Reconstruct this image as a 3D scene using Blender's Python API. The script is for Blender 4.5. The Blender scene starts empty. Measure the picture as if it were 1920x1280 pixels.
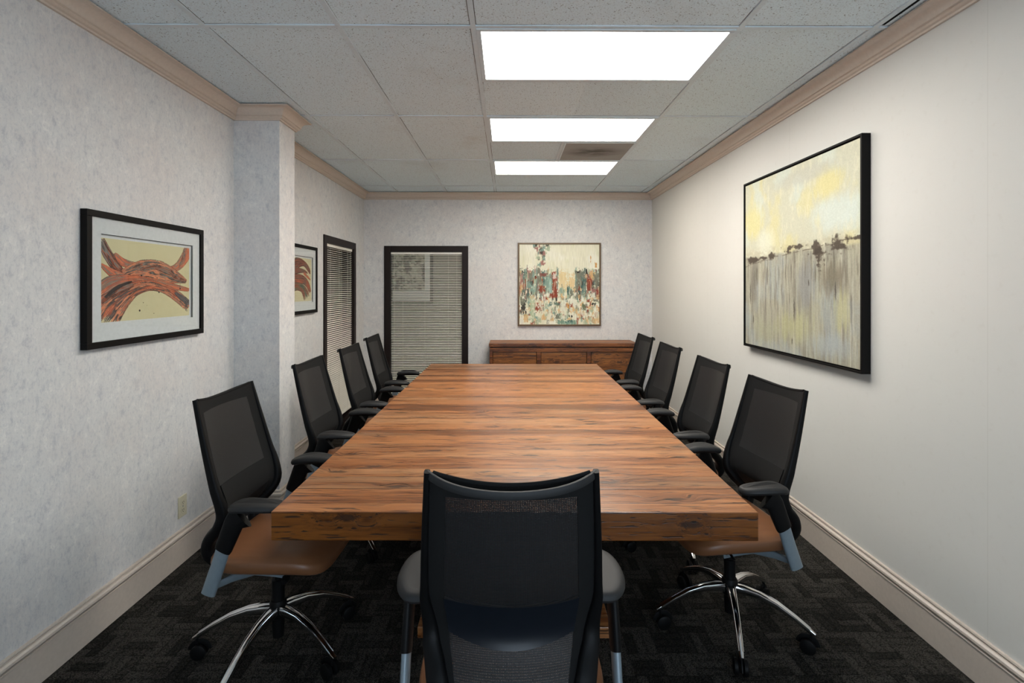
import bpy, math, random
import numpy as np
from mathutils import Vector, Matrix
random.seed(7); np.random.seed(7)
C = bpy.context.scene.collection
PI = math.pi
R = math.radians
SC = bpy.context.scene

# ------------------------------------------------------------ camera, world, exposure
cam_d = bpy.data.cameras.new('camera'); cam = bpy.data.objects.new('camera', cam_d); C.objects.link(cam)
cam.location = (0, 0, 1.52); cam.rotation_euler = (R(90), 0, R(-0.42))
cam_d.lens = 18.0; cam_d.sensor_width = 36.0; cam_d.shift_y = -101 / 1920; cam_d.clip_start = 0.02
SC.camera = cam
SC.view_settings.view_transform = 'Standard'; SC.view_settings.look = 'None'
SC.view_settings.gamma = 1.0; SC.view_settings.use_curve_mapping = False
SC.view_settings.exposure = 0.60
SC.cycles.use_denoising = True
SC.cycles.max_bounces = 10; SC.cycles.diffuse_bounces = 6; SC.cycles.transparent_max_bounces = 24
SC.cycles.sample_clamp_indirect = 6.0
w = bpy.data.worlds.new('daylight'); SC.world = w; w.use_nodes = True
w.node_tree.nodes['Background'].inputs[0].default_value = (0.72, 0.86, 1.0, 1)
w.node_tree.nodes['Background'].inputs[1].default_value = 4.2

LAMP = 14.0        # brightness of the ceiling panels
H = 2.703         # ceiling height
XL, XR, YB, YF = -1.81, 1.81, 6.43, -1.8

# ------------------------------------------------------------ node helper
class N:
    def __init__(s, name):
        s.m = bpy.data.materials.new(name); s.m.use_nodes = True
        s.t = s.m.node_tree; s.t.nodes.clear()
        s.out = s.t.nodes.new('ShaderNodeOutputMaterial')
    def n(s, typ, ins=None, **kw):
        nd = s.t.nodes.new(typ)
        for k, v in kw.items(): setattr(nd, k, v)
        for k, v in (ins or {}).items(): s.set(nd.inputs[k], v)
        return nd
    def set(s, sock, v):
        if isinstance(v, bpy.types.NodeSocket): s.t.links.new(v, sock)
        else:
            if sock.type == 'RGBA' and len(v) == 3: v = (*v, 1)
            sock.default_value = v
    def coord(s): return s.n('ShaderNodeTexCoord').outputs['Object']
    def xyz(s, v):
        o = s.n('ShaderNodeSeparateXYZ', {0: v}).outputs; return o[0], o[1], o[2]
    def vec(s, x, y, z): return s.n('ShaderNodeCombineXYZ', {0: x, 1: y, 2: z}).outputs[0]
    def math(s, op, a, b=0.0, c=None):
        i = {0: a, 1: b}
        if c is not None: i[2] = c
        return s.n('ShaderNodeMath', i, operation=op).outputs[0]
    def mul(s, a, b): return s.math('MULTIPLY', a, b)
    def add(s, a, b): return s.math('ADD', a, b)
    def scale(s, v, sx, sy, sz): return s.n('ShaderNodeVectorMath', {0: v, 1: (sx, sy, sz)}, operation='MULTIPLY').outputs[0]
    def noise(s, v, sc=5, det=4, ro=0.55, dist=0.0):
        return s.n('ShaderNodeTexNoise', {'Vector': v, 'Scale': sc, 'Detail': det, 'Roughness': ro, 'Distortion': dist}).outputs[0]
    def vor(s, v, sc=5, rand=1.0): return s.n('ShaderNodeTexVoronoi', {'Vector': v, 'Scale': sc, 'Randomness': rand}).outputs['Distance']
    def vor2(s, v):
        o = s.n('ShaderNodeTexVoronoi', {'Vector': v, 'Scale': 1.0, 'Randomness': 1.0}, voronoi_dimensions='2D').outputs
        return o['Distance'], s.n('ShaderNodeSeparateColor', {0: o['Color']}).outputs[0]
    def white(s, v): return s.n('ShaderNodeTexWhiteNoise', {'Vector': v}).outputs['Value']
    def ramp(s, f, stops):
        nd = s.n('ShaderNodeValToRGB', {0: f}); e = nd.color_ramp.elements
        while len(e) < len(stops): e.new(0.5)
        for k, (p, c) in enumerate(stops):
            e[k].position = p; e[k].color = (*c, 1) if len(c) == 3 else c
        return nd.outputs[0]
    def step(s, f, a, b): return s.n('ShaderNodeMapRange', {0: f, 1: a, 2: b, 3: 0.0, 4: 1.0}, interpolation_type='SMOOTHSTEP').outputs[0]
    def mix(s, f, a, b, mode='MIX'):
        nd = s.n('ShaderNodeMix', data_type='RGBA', blend_type=mode)
        s.set(nd.inputs[0], f); s.set(nd.inputs[6], a); s.set(nd.inputs[7], b); return nd.outputs[2]
    def bump(s, h, st=0.3, d=0.002): return s.n('ShaderNodeBump', {'Height': h, 'Strength': st, 'Distance': d}).outputs[0]
    def pr(s, col, rough=0.5, metal=0.0, normal=None, spec=0.5, **kw):
        i = {'Base Color': col, 'Roughness': rough, 'Metallic': metal, 'Specular IOR Level': spec}
        if normal is not None: i['Normal'] = normal
        i.update(kw)
        p = s.n('ShaderNodeBsdfPrincipled', i); return p.outputs[0]
    def done(s, sh): s.t.links.new(sh, s.out.inputs[0]); return s.m

def srgb(r, g, b):
    f = lambda c: (c / 255) / 12.92 if c / 255 <= 0.04045 else ((c / 255 + 0.055) / 1.055) ** 2.4
    return (f(r), f(g), f(b))

def simple(name, col, rough=0.5, metal=0.0, spec=0.5, bumpy=0.0):
    a = N(name); co = a.coord()
    n = a.noise(co, 60, 3)
    c = a.mix(n, tuple(x * 0.9 for x in col), tuple(min(1, x * 1.1) for x in col))
    nm = a.bump(a.noise(co, 500, 2), bumpy, 0.001) if bumpy else None
    return a.done(a.pr(c, rough, metal, nm, spec))

M = {}
# wallpaper: mottled grey and beige with short vertical flecks
def wallpaper(name, base, lo, hi):
    a = N(name); co = a.coord(); 
    big = a.noise(co, 2.2, 4, 0.6)
    mid = a.noise(a.scale(co, 1, 1, 0.8), 22, 8, 0.8, 0.35)
    fine = a.noise(a.scale(co, 1, 1, 0.35), 60, 4, 0.7)
    c = a.ramp(mid, [(0.36, lo), (0.46, base), (0.54, base), (0.62, hi)])
    c = a.mix(a.step(big, 0.4, 0.66), c, a.mix(0.45, c, srgb(208, 201, 197)))
    fl = a.mul(a.step(fine, 0.54, 0.66), a.step(mid, 0.60, 0.44))
    c = a.mix(a.mul(fl, 0.6), c, lo)
    fh = a.mul(a.step(fine, 0.44, 0.30), 0.35)
    c = a.mix(fh, c, hi)
    f3 = a.noise(a.scale(co, 1, 1, 0.6), 95, 3, 0.7); c = a.mix(a.mul(a.step(f3, 0.5, 0.66), 0.5), c, lo)
    return a.done(a.pr(c, 0.75, 0, a.bump(a.add(mid, a.mul(fine, 0.5)), 0.12, 0.002), 0.25))
M['paper'] = wallpaper('wallpaper', srgb(208, 208, 207), srgb(183, 185, 190), srgb(221, 220, 217))
a = N('painted_wall'); co = a.coord(); x, y, z = a.xyz(co)
n = a.noise(co, 1.6, 3); f = a.noise(co, 26, 4, 0.6)
c = a.mix(n, srgb(204, 203, 198), srgb(211, 210, 205)); c = a.mix(a.mul(a.step(f, 0.55, 0.75), 0.25), c, srgb(196, 193, 186))
seam = a.math('PINGPONG', a.add(y, 10.32), 0.68); c = a.mix(a.mul(a.step(seam, 0.0016, 0.0), 0.3), c, srgb(150, 148, 140))
M['paint'] = a.done(a.pr(c, 0.6, 0, a.bump(a.noise(co, 180, 3), 0.08, 0.001), 0.3))
M['hallpaint'] = simple('hall_paint', srgb(124, 118, 110), 0.8)
# trim
M['crown'] = simple('crown_paint', srgb(202, 187, 172), 0.45)
M['base'] = simple('baseboard_paint', srgb(196, 184, 172), 0.42)
# ceiling tiles
a = N('ceiling_tile'); co = a.coord()
x, y, z = a.xyz(co)
tid = a.vec(a.math('FLOOR', a.math('DIVIDE', a.add(x, 0.16 + 6.1), 0.61)), a.math('FLOOR', a.math('DIVIDE', a.add(y, 12.2 - 2.33), 1.22)), 0.0)
wt = a.white(tid)
c = a.mix(wt, srgb(216, 231, 238), srgb(223, 237, 243))
sp = a.vor(co, 85); spn = a.noise(co, 38, 2); sel = a.mul(a.step(sp, 0.30, 0.17), a.step(spn, 0.46, 0.6))
c = a.mix(a.mul(sel, 0.8), c, srgb(84, 82, 80))
st = a.step(a.noise(co, 1.1, 5, 0.6), 0.55, 0.8); c = a.mix(a.mul(st, 0.35), c, srgb(176, 172, 164))
fis = a.noise(co, 130, 3, 0.7)
c = a.mix(a.mul(a.step(fis, 0.52, 0.66), 0.55), c, srgb(172, 178, 178))
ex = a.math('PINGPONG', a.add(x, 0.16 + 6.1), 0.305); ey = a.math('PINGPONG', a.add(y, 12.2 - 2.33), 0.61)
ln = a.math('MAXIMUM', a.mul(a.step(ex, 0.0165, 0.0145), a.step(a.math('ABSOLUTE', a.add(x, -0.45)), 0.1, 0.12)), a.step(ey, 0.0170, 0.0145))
c = a.mix(a.mul(ln, a.step(a.noise(co, 2.3, 3), 0.38, 0.55)), c, srgb(84, 82, 78))  # shadow gap between tiles and T-bars, painted as thin broken lines
slit = a.mul(a.mul(a.step(x, 1.690, 1.693), a.step(x, 1.708, 1.704)), a.mul(a.step(y, 1.5, 1.52), a.step(y, 2.312, 2.306)))
c = a.mix(slit, c, srgb(12, 12, 12))
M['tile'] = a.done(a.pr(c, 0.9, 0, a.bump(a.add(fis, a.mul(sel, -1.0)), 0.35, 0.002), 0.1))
M['tbar'] = simple('ceiling_grid_metal', srgb(208, 220, 226), 0.6)
a = N('vent_panel'); co = a.coord(); x, y, z = a.xyz(co)
d = a.noise(a.scale(co, 3, 7, 1), 1.6, 4, 0.6)
r2 = a.n('ShaderNodeVectorMath', {0: a.scale(co, 3.0, 4.6, 0)}, operation='LENGTH').outputs['Value']
dirt = a.mul(a.step(r2, 1.0, 0.1), a.step(d, 0.25, 0.6))
hx = a.math('PINGPONG', x, 0.006); hy = a.math('PINGPONG', y, 0.006)
hole = a.mul(a.step(hx, 0.003, 0.005), a.step(hy, 0.003, 0.005))
c = a.mix(dirt, srgb(160, 158, 154), srgb(86, 83, 78)); c = a.mix(a.mul(hole, 0.5), c, srgb(60, 58, 55))
M['vent'] = a.done(a.pr(c, 0.8))
def emitter(name, col, s):
    a = N(name); co = a.coord()
    x, y, z = a.xyz(co)
    r = a.n('ShaderNodeVectorMath', {0: a.scale(co, 1.55, 3.0, 0)}, operation='LENGTH').outputs['Value']
    st = a.mul(a.add(a.mul(a.step(r, 1.25, 0.35), 0.3), 0.78), s)
    e = a.n('ShaderNodeEmission', {0: col, 1: st}).outputs[0]
    return a.done(e)
M['lamp_a'] = emitter('diffuser_glow', (1.0, 0.955, 0.885), LAMP)
M['lamp_b'] = emitter('diffuser_glow_warm', (1.0, 0.92, 0.80), LAMP * 0.8)
# carpet: dark basket weave of looped stripes
a = N('carpet'); co = a.coord(); x, y, z = a.xyz(co)
u = a.math('DIVIDE', a.add(x, 20), 0.125); v = a.math('DIVIDE', a.add(y, 20), 0.125)
fu = a.math('FLOOR', u); fv = a.math('FLOOR', v)
par = a.math('MODULO', a.add(fu, fv), 2.0)
su = a.math('FLOOR', a.mul(u, 3.0)); sv = a.math('FLOOR', a.mul(v, 3.0))
ida = a.vec(fu, sv, 1.0); idb = a.vec(su, fv, 5.0)
wa = a.white(ida); wb = a.white(idb)
wv = a.n('ShaderNodeMix', {0: par, 2: wa, 3: wb}, data_type='FLOAT').outputs[0]
fa = a.math('FRACT', a.mul(v, 3.0)); fb = a.math('FRACT', a.mul(u, 3.0))
fr = a.n('ShaderNodeMix', {0: par, 2: fa, 3: fb}, data_type='FLOAT').outputs[0]
edge = a.math('PINGPONG', fr, 0.5)
loop = a.vor(co, 190, 0.55); lp = a.step(loop, 0.7, 0.15)
br = a.add(a.mul(a.step(wv, 0.1, 0.95), 0.75), 0.33)
br = a.mul(br, a.add(0.55, a.mul(a.step(edge, 0.0, 0.25), 0.5)))
br = a.mul(br, a.add(0.15, a.mul(lp, 1.5)))
br = a.mul(br, a.add(0.6, a.mul(a.noise(co, 90, 3, 0.7), 0.8)))
c = a.mix(br, srgb(6, 6, 6), srgb(76, 73, 68))
brn = a.step(a.noise(co, 55, 3), 0.57, 0.7); c = a.mix(a.mul(brn, 0.25), c, srgb(58, 50, 36))
M['carpet'] = a.done(a.pr(c, 0.95, 0, a.bump(a.add(a.mul(lp, 0.6), a.mul(edge, 0.9)), 0.9, 0.006), 0.1))
# wood
def wood(name, cols, plank=0.115, axis='x', rough=0.36, wear=0.5, seam=True, spec=0.5, knot=1.0):
    a = N(name); co = a.coord(); x, y, z = a.xyz(co)
    if axis == 'y': x, y = y, x
    if axis == 'z': x, z = z, x
    yy = a.add(y, a.mul(a.math('SINE', a.mul(y, 19.0)), 0.018))
    q = a.math('DIVIDE', a.add(yy, 20.0), plank); pid = a.math('FLOOR', q); fr = a.math('FRACT', q)
    rnd = a.white(a.vec(pid, 3.0, 7.0)); rnd2 = a.white(a.vec(pid, 11.0, 2.0))
    xs = a.add(x, a.mul(rnd, 9.0))
    kv = a.vec(a.mul(xs, 2.6), a.mul(a.add(y, z), 8.0), 0.0)
    kd, kc = a.vor2(kv)
    warp = a.mul(a.mul(a.step(kd, 0.5, 0.0), 0.02), a.step(kc, 0.35, 0.45))
    yw = a.add(y, a.mul(warp, a.math('SINE', a.mul(xs, 40.0))))
    wob = a.mul(a.noise(a.vec(a.mul(xs, 3.0), a.mul(y, 5.0), z), 1.0, 3), 0.05)
    yw = a.add(yw, wob); yw = a.add(yw, warp)
    g1 = a.noise(a.vec(a.mul(xs, 1.9), a.mul(yw, 44.0), a.mul(z, 44.0)), 1.0, 5, 0.62)
    g2 = a.noise(a.vec(a.mul(xs, 5.0), a.mul(yw, 170.0), a.mul(z, 170.0)), 1.0, 4, 0.7)
    g3 = a.noise(a.vec(a.mul(xs, 0.9), a.mul(y, 11.0), a.mul(z, 8.0)), 1.0, 3, 0.5)
    t = a.add(a.mul(g1, 0.56), a.mul(g2, 0.44)); t = a.add(t, a.mul(a.add(rnd2, -0.5), 0.22))
    c = a.ramp(t, [(0.34, cols[0]), (0.44, cols[1]), (0.52, cols[2]), (0.62, cols[3])])
    c = a.mix(a.mul(a.step(a.add(g3, a.mul(a.add(rnd, -0.5), 0.25)), 0.48, 0.68), wear), c, cols[4])
    c = a.mix(a.mul(a.step(g3, 0.45, 0.25), 0.35), c, cols[1])
    # dark cracks, saw marks and knots
    cr = a.noise(a.vec(a.mul(xs, 8.0), a.mul(yw, 105.0), a.mul(z, 105.0)), 1.0, 2, 0.5)
    crk = a.mul(a.step(cr, 0.60, 0.66), 0.85)
    c = a.mix(crk, c, cols[5])
    kn = a.mul(a.step(a.add(kd, a.mul(a.add(g2, -0.5), 0.2)), 0.15, 0.06), a.step(kc, 0.4, 0.5))
    c = a.mix(a.mul(kn, 0.8 * knot), c, cols[5])
    ring = a.mul(a.mul(a.mul(a.step(kd, 0.34, 0.2), a.step(kd, 0.12, 0.18)), 0.3), a.step(kc, 0.4, 0.5)); c = a.mix(a.mul(ring, knot), c, cols[0])
    h = a.add(a.mul(g1, 0.6), a.mul(crk, -1.0))
    if seam:
        e = a.math('PINGPONG', fr, 0.5); sm = a.step(e, 0.03, 0.006)
        sm = a.mul(sm, a.add(0.45, a.mul(a.noise(a.vec(a.mul(x, 3.0), pid, 0.0), 1.0, 2), 0.8)))
        c = a.mix(a.mul(sm, 0.85), c, cols[5]); h = a.add(h, a.mul(sm, -2.0))
    ro = a.add(rough, a.mul(a.add(g1, -0.5), 0.35))
    return a.done(a.pr(c, ro, 0, a.bump(h, 0.22, 0.0025), spec))
M['table'] = wood('reclaimed_pine', [srgb(78, 42, 18), srgb(120, 71, 35), srgb(147, 92, 50), srgb(166, 111, 66), srgb(174, 133, 94), srgb(38, 22, 15)], knot=1.0, rough=0.33, wear=0.4)
M['tableedge'] = wood('shaded_varnished_edge', [srgb(48, 22, 3), srgb(82, 42, 5), srgb(104, 56, 8), srgb(120, 68, 12), srgb(90, 44, 7), srgb(26, 12, 5)], seam=False, rough=0.4, wear=0.3)  # richer varnish on the sides, also darkened in colour for their shade
M['sidedoor'] = wood('sideboard_door_pine', [srgb(76, 40, 14), srgb(120, 72, 28), srgb(148, 94, 40), srgb(164, 110, 52), srgb(150, 98, 50), srgb(36, 18, 8)], plank=0.17, rough=0.45, wear=0.3, seam=False)
M['side'] = wood('sideboard_pine', [srgb(58, 26, 7), srgb(104, 56, 20), srgb(138, 82, 34), srgb(156, 98, 46), srgb(146, 88, 42), srgb(34, 14, 6)], plank=0.17, rough=0.45, wear=0.3, seam=False)
# chair materials
M['plastic'] = simple('black_plastic', (0.004, 0.004, 0.0042), 0.5, 0, 0.13, 0.1)
M['pad'] = simple('soft_black_rubber', (0.015, 0.015, 0.0155), 0.6, 0, 0.35, 0.1)
M['fabric'] = simple('black_fabric', (0.006, 0.006, 0.006), 0.9, 0, 0.25, 0.25)
M['navy'] = simple('dark_blue_plastic', (0.005, 0.007, 0.011), 0.4, 0, 0.4)
M['chrome'] = simple('polished_aluminium', (0.75, 0.75, 0.76), 0.12, 1.0)
M['grey'] = simple('blue_grey_metal', srgb(120, 132, 140), 0.4, 0.25)
a = N('tan_leather'); co = a.coord(); n = a.noise(co, 9, 4); cr = a.vor(co, 330)
M['leather'] = a.done(a.pr(a.mix(n, srgb(102, 66, 42), srgb(120, 80, 52)), 0.42, 0, a.bump(cr, 0.2, 0.0006), 0.45))
def meshmat(name, p, open_):
    a = N(name); co = a.coord(); x, y, z = a.xyz(co)
    ax = a.math('PINGPONG', a.math('DIVIDE', a.add(x, 2.0), p), 0.5); az = a.math('PINGPONG', a.math('DIVIDE', a.add(z, 2.0), p), 0.5)
    hole = a.mul(a.step(ax, 0.28, 0.34), a.step(az, 0.22, 0.28))
    sh = a.pr(a.mix(a.noise(co, 300, 2), (0.006, 0.006, 0.0065), (0.012, 0.012, 0.0125)), 0.6, 0, a.bump(a.add(ax, az), 0.4, 0.001), 0.4)
    tr = a.n('ShaderNodeBsdfTransparent').outputs[0]
    mx = a.n('ShaderNodeMixShader', {0: a.mul(hole, open_)}); a.t.links.new(sh, mx.inputs[1]); a.t.links.new(tr, mx.inputs[2])
    return a.done(mx.outputs[0])
M['mesh'] = meshmat('woven_mesh', 0.0042, 0.5)
# frames, glass, blinds
M['darkframe'] = simple('dark_brown_frame', srgb(27, 18, 16), 0.5, 0, 0.25)
M['blackframe'] = simple('black_wood_frame', srgb(13, 11, 10), 0.6, 0, 0.15)
M['bronze'] = simple('bronze_frame', srgb(92, 72, 46), 0.4, 0.2)
M['mat'] = simple('white_mat_board', srgb(214, 216, 216), 0.8)
M['blind'] = simple('blind_slat', srgb(236, 232, 222), 0.5)
M['outlet'] = simple('ivory_plastic', srgb(196, 190, 166), 0.4)
M['slot'] = simple('dark_slot', srgb(40, 38, 34), 0.6)
a = N('window_glass'); tr = a.n('ShaderNodeBsdfTransparent', {0: (0.9, 0.92, 0.92)}).outputs[0]
gl = a.n('ShaderNodeBsdfGlossy', {'Roughness': 0.02}).outputs[0]
lw = a.n('ShaderNodeLayerWeight', {0: 0.5}).outputs['Facing']; lw = a.add(a.mul(a.math('POWER', lw, 5.0), 0.7), 0.03)
mx = a.n('ShaderNodeMixShader', {0: lw}); a.t.links.new(tr, mx.inputs[1]); a.t.links.new(gl, mx.inputs[2])
M['glass'] = a.done(mx.outputs[0])
a = N('painted_canvas'); at = a.n('ShaderNodeAttribute', attribute_name='art').outputs['Color']
co = a.coord(); M['art'] = a.done(a.pr(at, 0.62, 0, a.bump(a.noise(co, 260, 3), 0.25, 0.001), 0.3))
a = N('printed_paper'); at = a.n('ShaderNodeAttribute', attribute_name='art').outputs['Color']
M['print'] = a.done(a.pr(at, 0.7, 0, None, 0.3))

# ------------------------------------------------------------ mesh helper
class MB:
    def __init__(s): s.v = []; s.f = []
    def add(s, vs, fs):
        k = len(s.v); s.v += [tuple(q) for q in vs]; s.f += [tuple(k + i for i in q) for q in fs]; return s
    def box(s, x0, x1, y0, y1, z0, z1):
        vs = [(x, y, z) for x in (x0, x1) for y in (y0, y1) for z in (z0, z1)]
        return s.add(vs, [(0, 1, 3, 2), (4, 6, 7, 5), (0, 4, 5, 1), (2, 3, 7, 6), (0, 2, 6, 4), (1, 5, 7, 3)])
    def cyl(s, p, q, r0, r1=None, n=20, cap=True):
        return s.sweep([p, q], [r0, r0 if r1 is None else r1], n=n, cap=cap)
    def sweep(s, pts, rad, n=12, cap=True, up=(0, 0, 1)):
        """rad: scalar radii or (a, b) half-sizes; elliptical section; superellipse when tuple has 3rd item"""
        pts = [Vector(p) for p in pts]; vs = []; m = len(pts)
        for i, p in enumerate(pts):
            t = (pts[min(i + 1, m - 1)] - pts[max(i - 1, 0)]).normalized()
            u = Vector(up)
            if abs(t.dot(u)) > 0.98: u = Vector((0, 1, 0))
            sx = t.cross(u).normalized(); sy = sx.cross(t).normalized()
            r = rad[i]; e = 1.0
            if isinstance(r, (int, float)): ra = rb = r
            else:
                ra, rb = r[0], r[1]
                if len(r) > 2: e = r[2]
            for k in range(n):
                an = 2 * PI * k / n + PI / n
                c, d = math.cos(an), math.sin(an)
                c = math.copysign(abs(c) ** e, c); d = math.copysign(abs(d) ** e, d)
                vs.append(p + sx * (c * ra) + sy * (d * rb))
        fs = []
        for i in range(m - 1):
            for k in range(n):
                fs.append((i * n + k, i * n + (k + 1) % n, (i + 1) * n + (k + 1) % n, (i + 1) * n + k))
        if cap: fs += [tuple(reversed(range(n))), tuple((m - 1) * n + k for k in range(n))]
        return s.add(vs, fs)
    def build(s, name, mat, parent=None, smooth=False, bevel=0.0, subsurf=0):
        me = bpy.data.meshes.new(name); me.from_pydata(s.v, [], s.f); me.update()
        import bmesh
        bm = bmesh.new(); bm.from_mesh(me); bmesh.ops.recalc_face_normals(bm, faces=bm.faces); bm.to_mesh(me); bm.free()
        me.materials.append(mat)
        o = bpy.data.objects.new(name, me); C.objects.link(o)
        if parent is not None: o.parent = parent
        if smooth:
            me.shade_smooth()
            try: me.set_sharp_from_angle(angle=R(40))
            except Exception: pass
        if bevel:
            b = o.modifiers.new('bevel', 'BEVEL'); b.width = bevel; b.segments = 2; b.limit_method = 'ANGLE'
        if subsurf:
            b = o.modifiers.new('sub', 'SUBSURF'); b.levels = subsurf; b.render_levels = subsurf
        return o
def struct(o): o['kind'] = 'structure'; return o
def thing(name, label, cat, loc=(0, 0, 0), rz=0.0, group=None):
    o = bpy.data.objects.new(name, None); C.objects.link(o); o.empty_display_size = 0.1
    o.location = loc; o.rotation_euler = (0, 0, rz); o['label'] = label; o['category'] = cat
    if group: o['group'] = group
    return o
def copy_tree(o, parent=None):
    c = o.copy(); C.objects.link(c)
    if parent is not None: c.parent = parent
    for ch in list(o.children): copy_tree(ch, c)
    return c

# ------------------------------------------------------------ room shell
T = 0.14
# back wall has a full-height glazed panel, left wall another
BW = (-1.554, -0.502, 2.042)   # back window x0, x1, top (outer edge of casing)
LW = (5.02, 6.06, 2.042)       # left window y0, y1, top
IN = 0.05
m = MB(); m.box(XL - T, BW[0] + IN, YB, YB + T, -0.05, H + 0.1); m.box(BW[1] - IN, XR + T, YB, YB + T, -0.05, H + 0.1)
m.box(BW[0] + IN, BW[1] - IN, YB, YB + T, BW[2] - IN, H + 0.1); struct(m.build('wall_back', M['paper']))
m = MB(); m.box(XL - T, XL, YF - T, LW[0] + IN, -0.05, H + 0.1); m.box(XL - T, XL, LW[1] - IN, YB, -0.05, H + 0.1)
m.box(XL - T, XL, LW[0] + IN, LW[1] - IN, LW[2] - IN, H + 0.1); struct(m.build('wall_left', M['paper']))
struct(MB().box(XR, XR + T, YF - T, YB, -0.05, H + 0.1).build('wall_right', M['paint']))
# front wall (behind the camera) with an added window, placed to brighten left wall and ceiling
wx0, wx1, wz0, wz1 = -0.35, 1.6, 0.45, 2.5
m = MB(); m.box(XL, wx0, YF - T, YF, -0.05, H + 0.1); m.box(wx1, XR, YF - T, YF, -0.05, H + 0.1)
m.box(wx0, wx1, YF - T, YF, -0.05, wz0); m.box(wx0, wx1, YF - T, YF, wz1, H + 0.1); struct(m.build('wall_front', M['paper']))
m = MB(); 
for (p0, p1, q0, q1) in ((wx0, wx1, wz0, wz0 + .05), (wx0, wx1, wz1 - .05, wz1), (wx0, wx0 + .05, wz0, wz1), (wx1 - .05, wx1, wz0, wz1), (.60, .65, wz0, wz1)):
    m.box(p0, p1, YF - 0.1, YF - 0.04, q0, q1)
struct(m.build('fill_window', M['darkframe']))
pd = bpy.data.lights.new('fill_window_portal', 'AREA'); pd.shape = 'RECTANGLE'; pd.size = wx1 - wx0; pd.size_y = wz1 - wz0; pd.cycles.is_portal = True
po = bpy.data.objects.new('fill_window_portal', pd); C.objects.link(po); po.location = ((wx0 + wx1) / 2, YF - T - 0.02, (wz0 + wz1) / 2); po.rotation_euler = (R(90), 0, PI)
# pillar
PX, PY0, PY1 = -1.51, 3.39, 3.63
struct(MB().box(XL - 0.01, PX, PY0, PY1, -0.02, H + 0.05).build('wall_pillar', M['paper']))
# floor + hall floor
struct(MB().box(-4.0, 3.2, YF - T, 8.6, -0.06, 0.0).build('floor', M['carpet']))
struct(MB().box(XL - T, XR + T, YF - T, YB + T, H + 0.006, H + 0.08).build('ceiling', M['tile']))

# T-bar grid
m = MB(); bw = 0.012
def tb(x0, x1, y0, y1): m.box(x0, x1, y0, y1, H + (0.0006 if x1 - x0 > y1 - y0 else 0), H + 0.012)
gx = [-1.38, -0.77, -0.16, 1.06, 1.67]
for gxx in gx: tb(gxx - bw, gxx + bw, YF, YB)
rows = [2.33 + 1.22 * k for k in range(-3, 4)]
for ry in rows: tb(XL, XR, ry - bw, ry + bw)
tb(0.45 - bw, 0.45 + bw, 4.16 + 0.61 - 0.61 + 0.02, 4.77)
tb(0.45 - bw, 0.45 + bw, 5.99, YB)
for ry in (2.94, 4.16, 5.38): tb(-0.16, 1.06, ry - bw, ry + bw)
struct(m.build('trim_1', M['tbar']))

def sweep_profile(name, path, prof, mat, closed=False):
    """path: plan points (x, y); prof: (offset to the left of travel, z)"""
    P = [Vector((p[0], p[1])) for p in path]; n = len(P); m = MB(); vs = []
    for i in range(n):
        a_ = (P[i] - P[i - 1]).normalized() if i > 0 else None
        b_ = (P[i + 1] - P[i]).normalized() if i < n - 1 else None
        if a_ is None: a_ = b_
        if b_ is None: b_ = a_
        na = Vector((-a_.y, a_.x)); nb = Vector((-b_.y, b_.x)); k = (na + nb) / (1 + na.dot(nb))
        for (o_, z_) in prof: vs.append((P[i].x + k.x * o_, P[i].y + k.y * o_, z_))
    q = len(prof); fs = [(i * q + j, i * q + (j + 1) % q, (i + 1) * q + (j + 1) % q, (i + 1) * q + j) for i in range(n - 1) for j in range(q)]
    fs += [tuple(range(q)), tuple((n - 1) * q + j for j in reversed(range(q)))]
    m.add(vs, fs); o = m.build(name, mat, smooth=True)
    o.data.set_sharp_from_angle(angle=R(25))
    return struct(o)
cr = [(0, H - 0.082), (0.012, H - 0.082), (0.014, H - 0.074), (0.024, H - 0.070), (0.030, H - 0.062), (0.027, H - 0.058), (0.034, H - 0.054)]
for k in range(1, 9):
    t_ = k / 8; cr.append((0.034 + 0.048 * (1 - math.cos(t_ * PI / 2)) ** 0.9, H - 0.054 + 0.046 * math.sin(t_ * PI / 2)))
cr += [(0.086, H - 0.008), (0.086, H - 0.001), (0, H - 0.001)]
# travel so that the room lies on the left
sweep_profile('trim_2', [(XR, YF), (XR, YB), (XL, YB), (XL, PY1), (PX, PY1), (PX, PY0), (XL, PY0), (XL, YF)], cr, M['crown'])
bp = [(0, 0), (0.014, 0), (0.014, 0.135), (0.018, 0.137), (0.018, 0.141), (0.008, 0.143), (0.008, 0.147), (0.018, 0.149), (0.022, 0.157), (0.021, 0.166), (0.014, 0.172), (0.006, 0.174), (0.006, 0.178), (0.012, 0.181), (0.010, 0.187), (0, 0.188)]
sweep_profile('baseboard_right', [(XR, YF), (XR, YB)], bp, M['base'])
sweep_profile('baseboard_back', [(XR - 0.001, YB), (BW[1], YB)], bp, M['base'])
sweep_profile('baseboard_left', [(BW[0], YB), (XL, YB), (XL, LW[1])], bp, M['base'])
sweep_profile('baseboard_left', [(XL, LW[0]), (XL, PY1), (PX, PY1), (PX, PY0), (XL, PY0), (XL, YF)], bp, M['base'])

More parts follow.
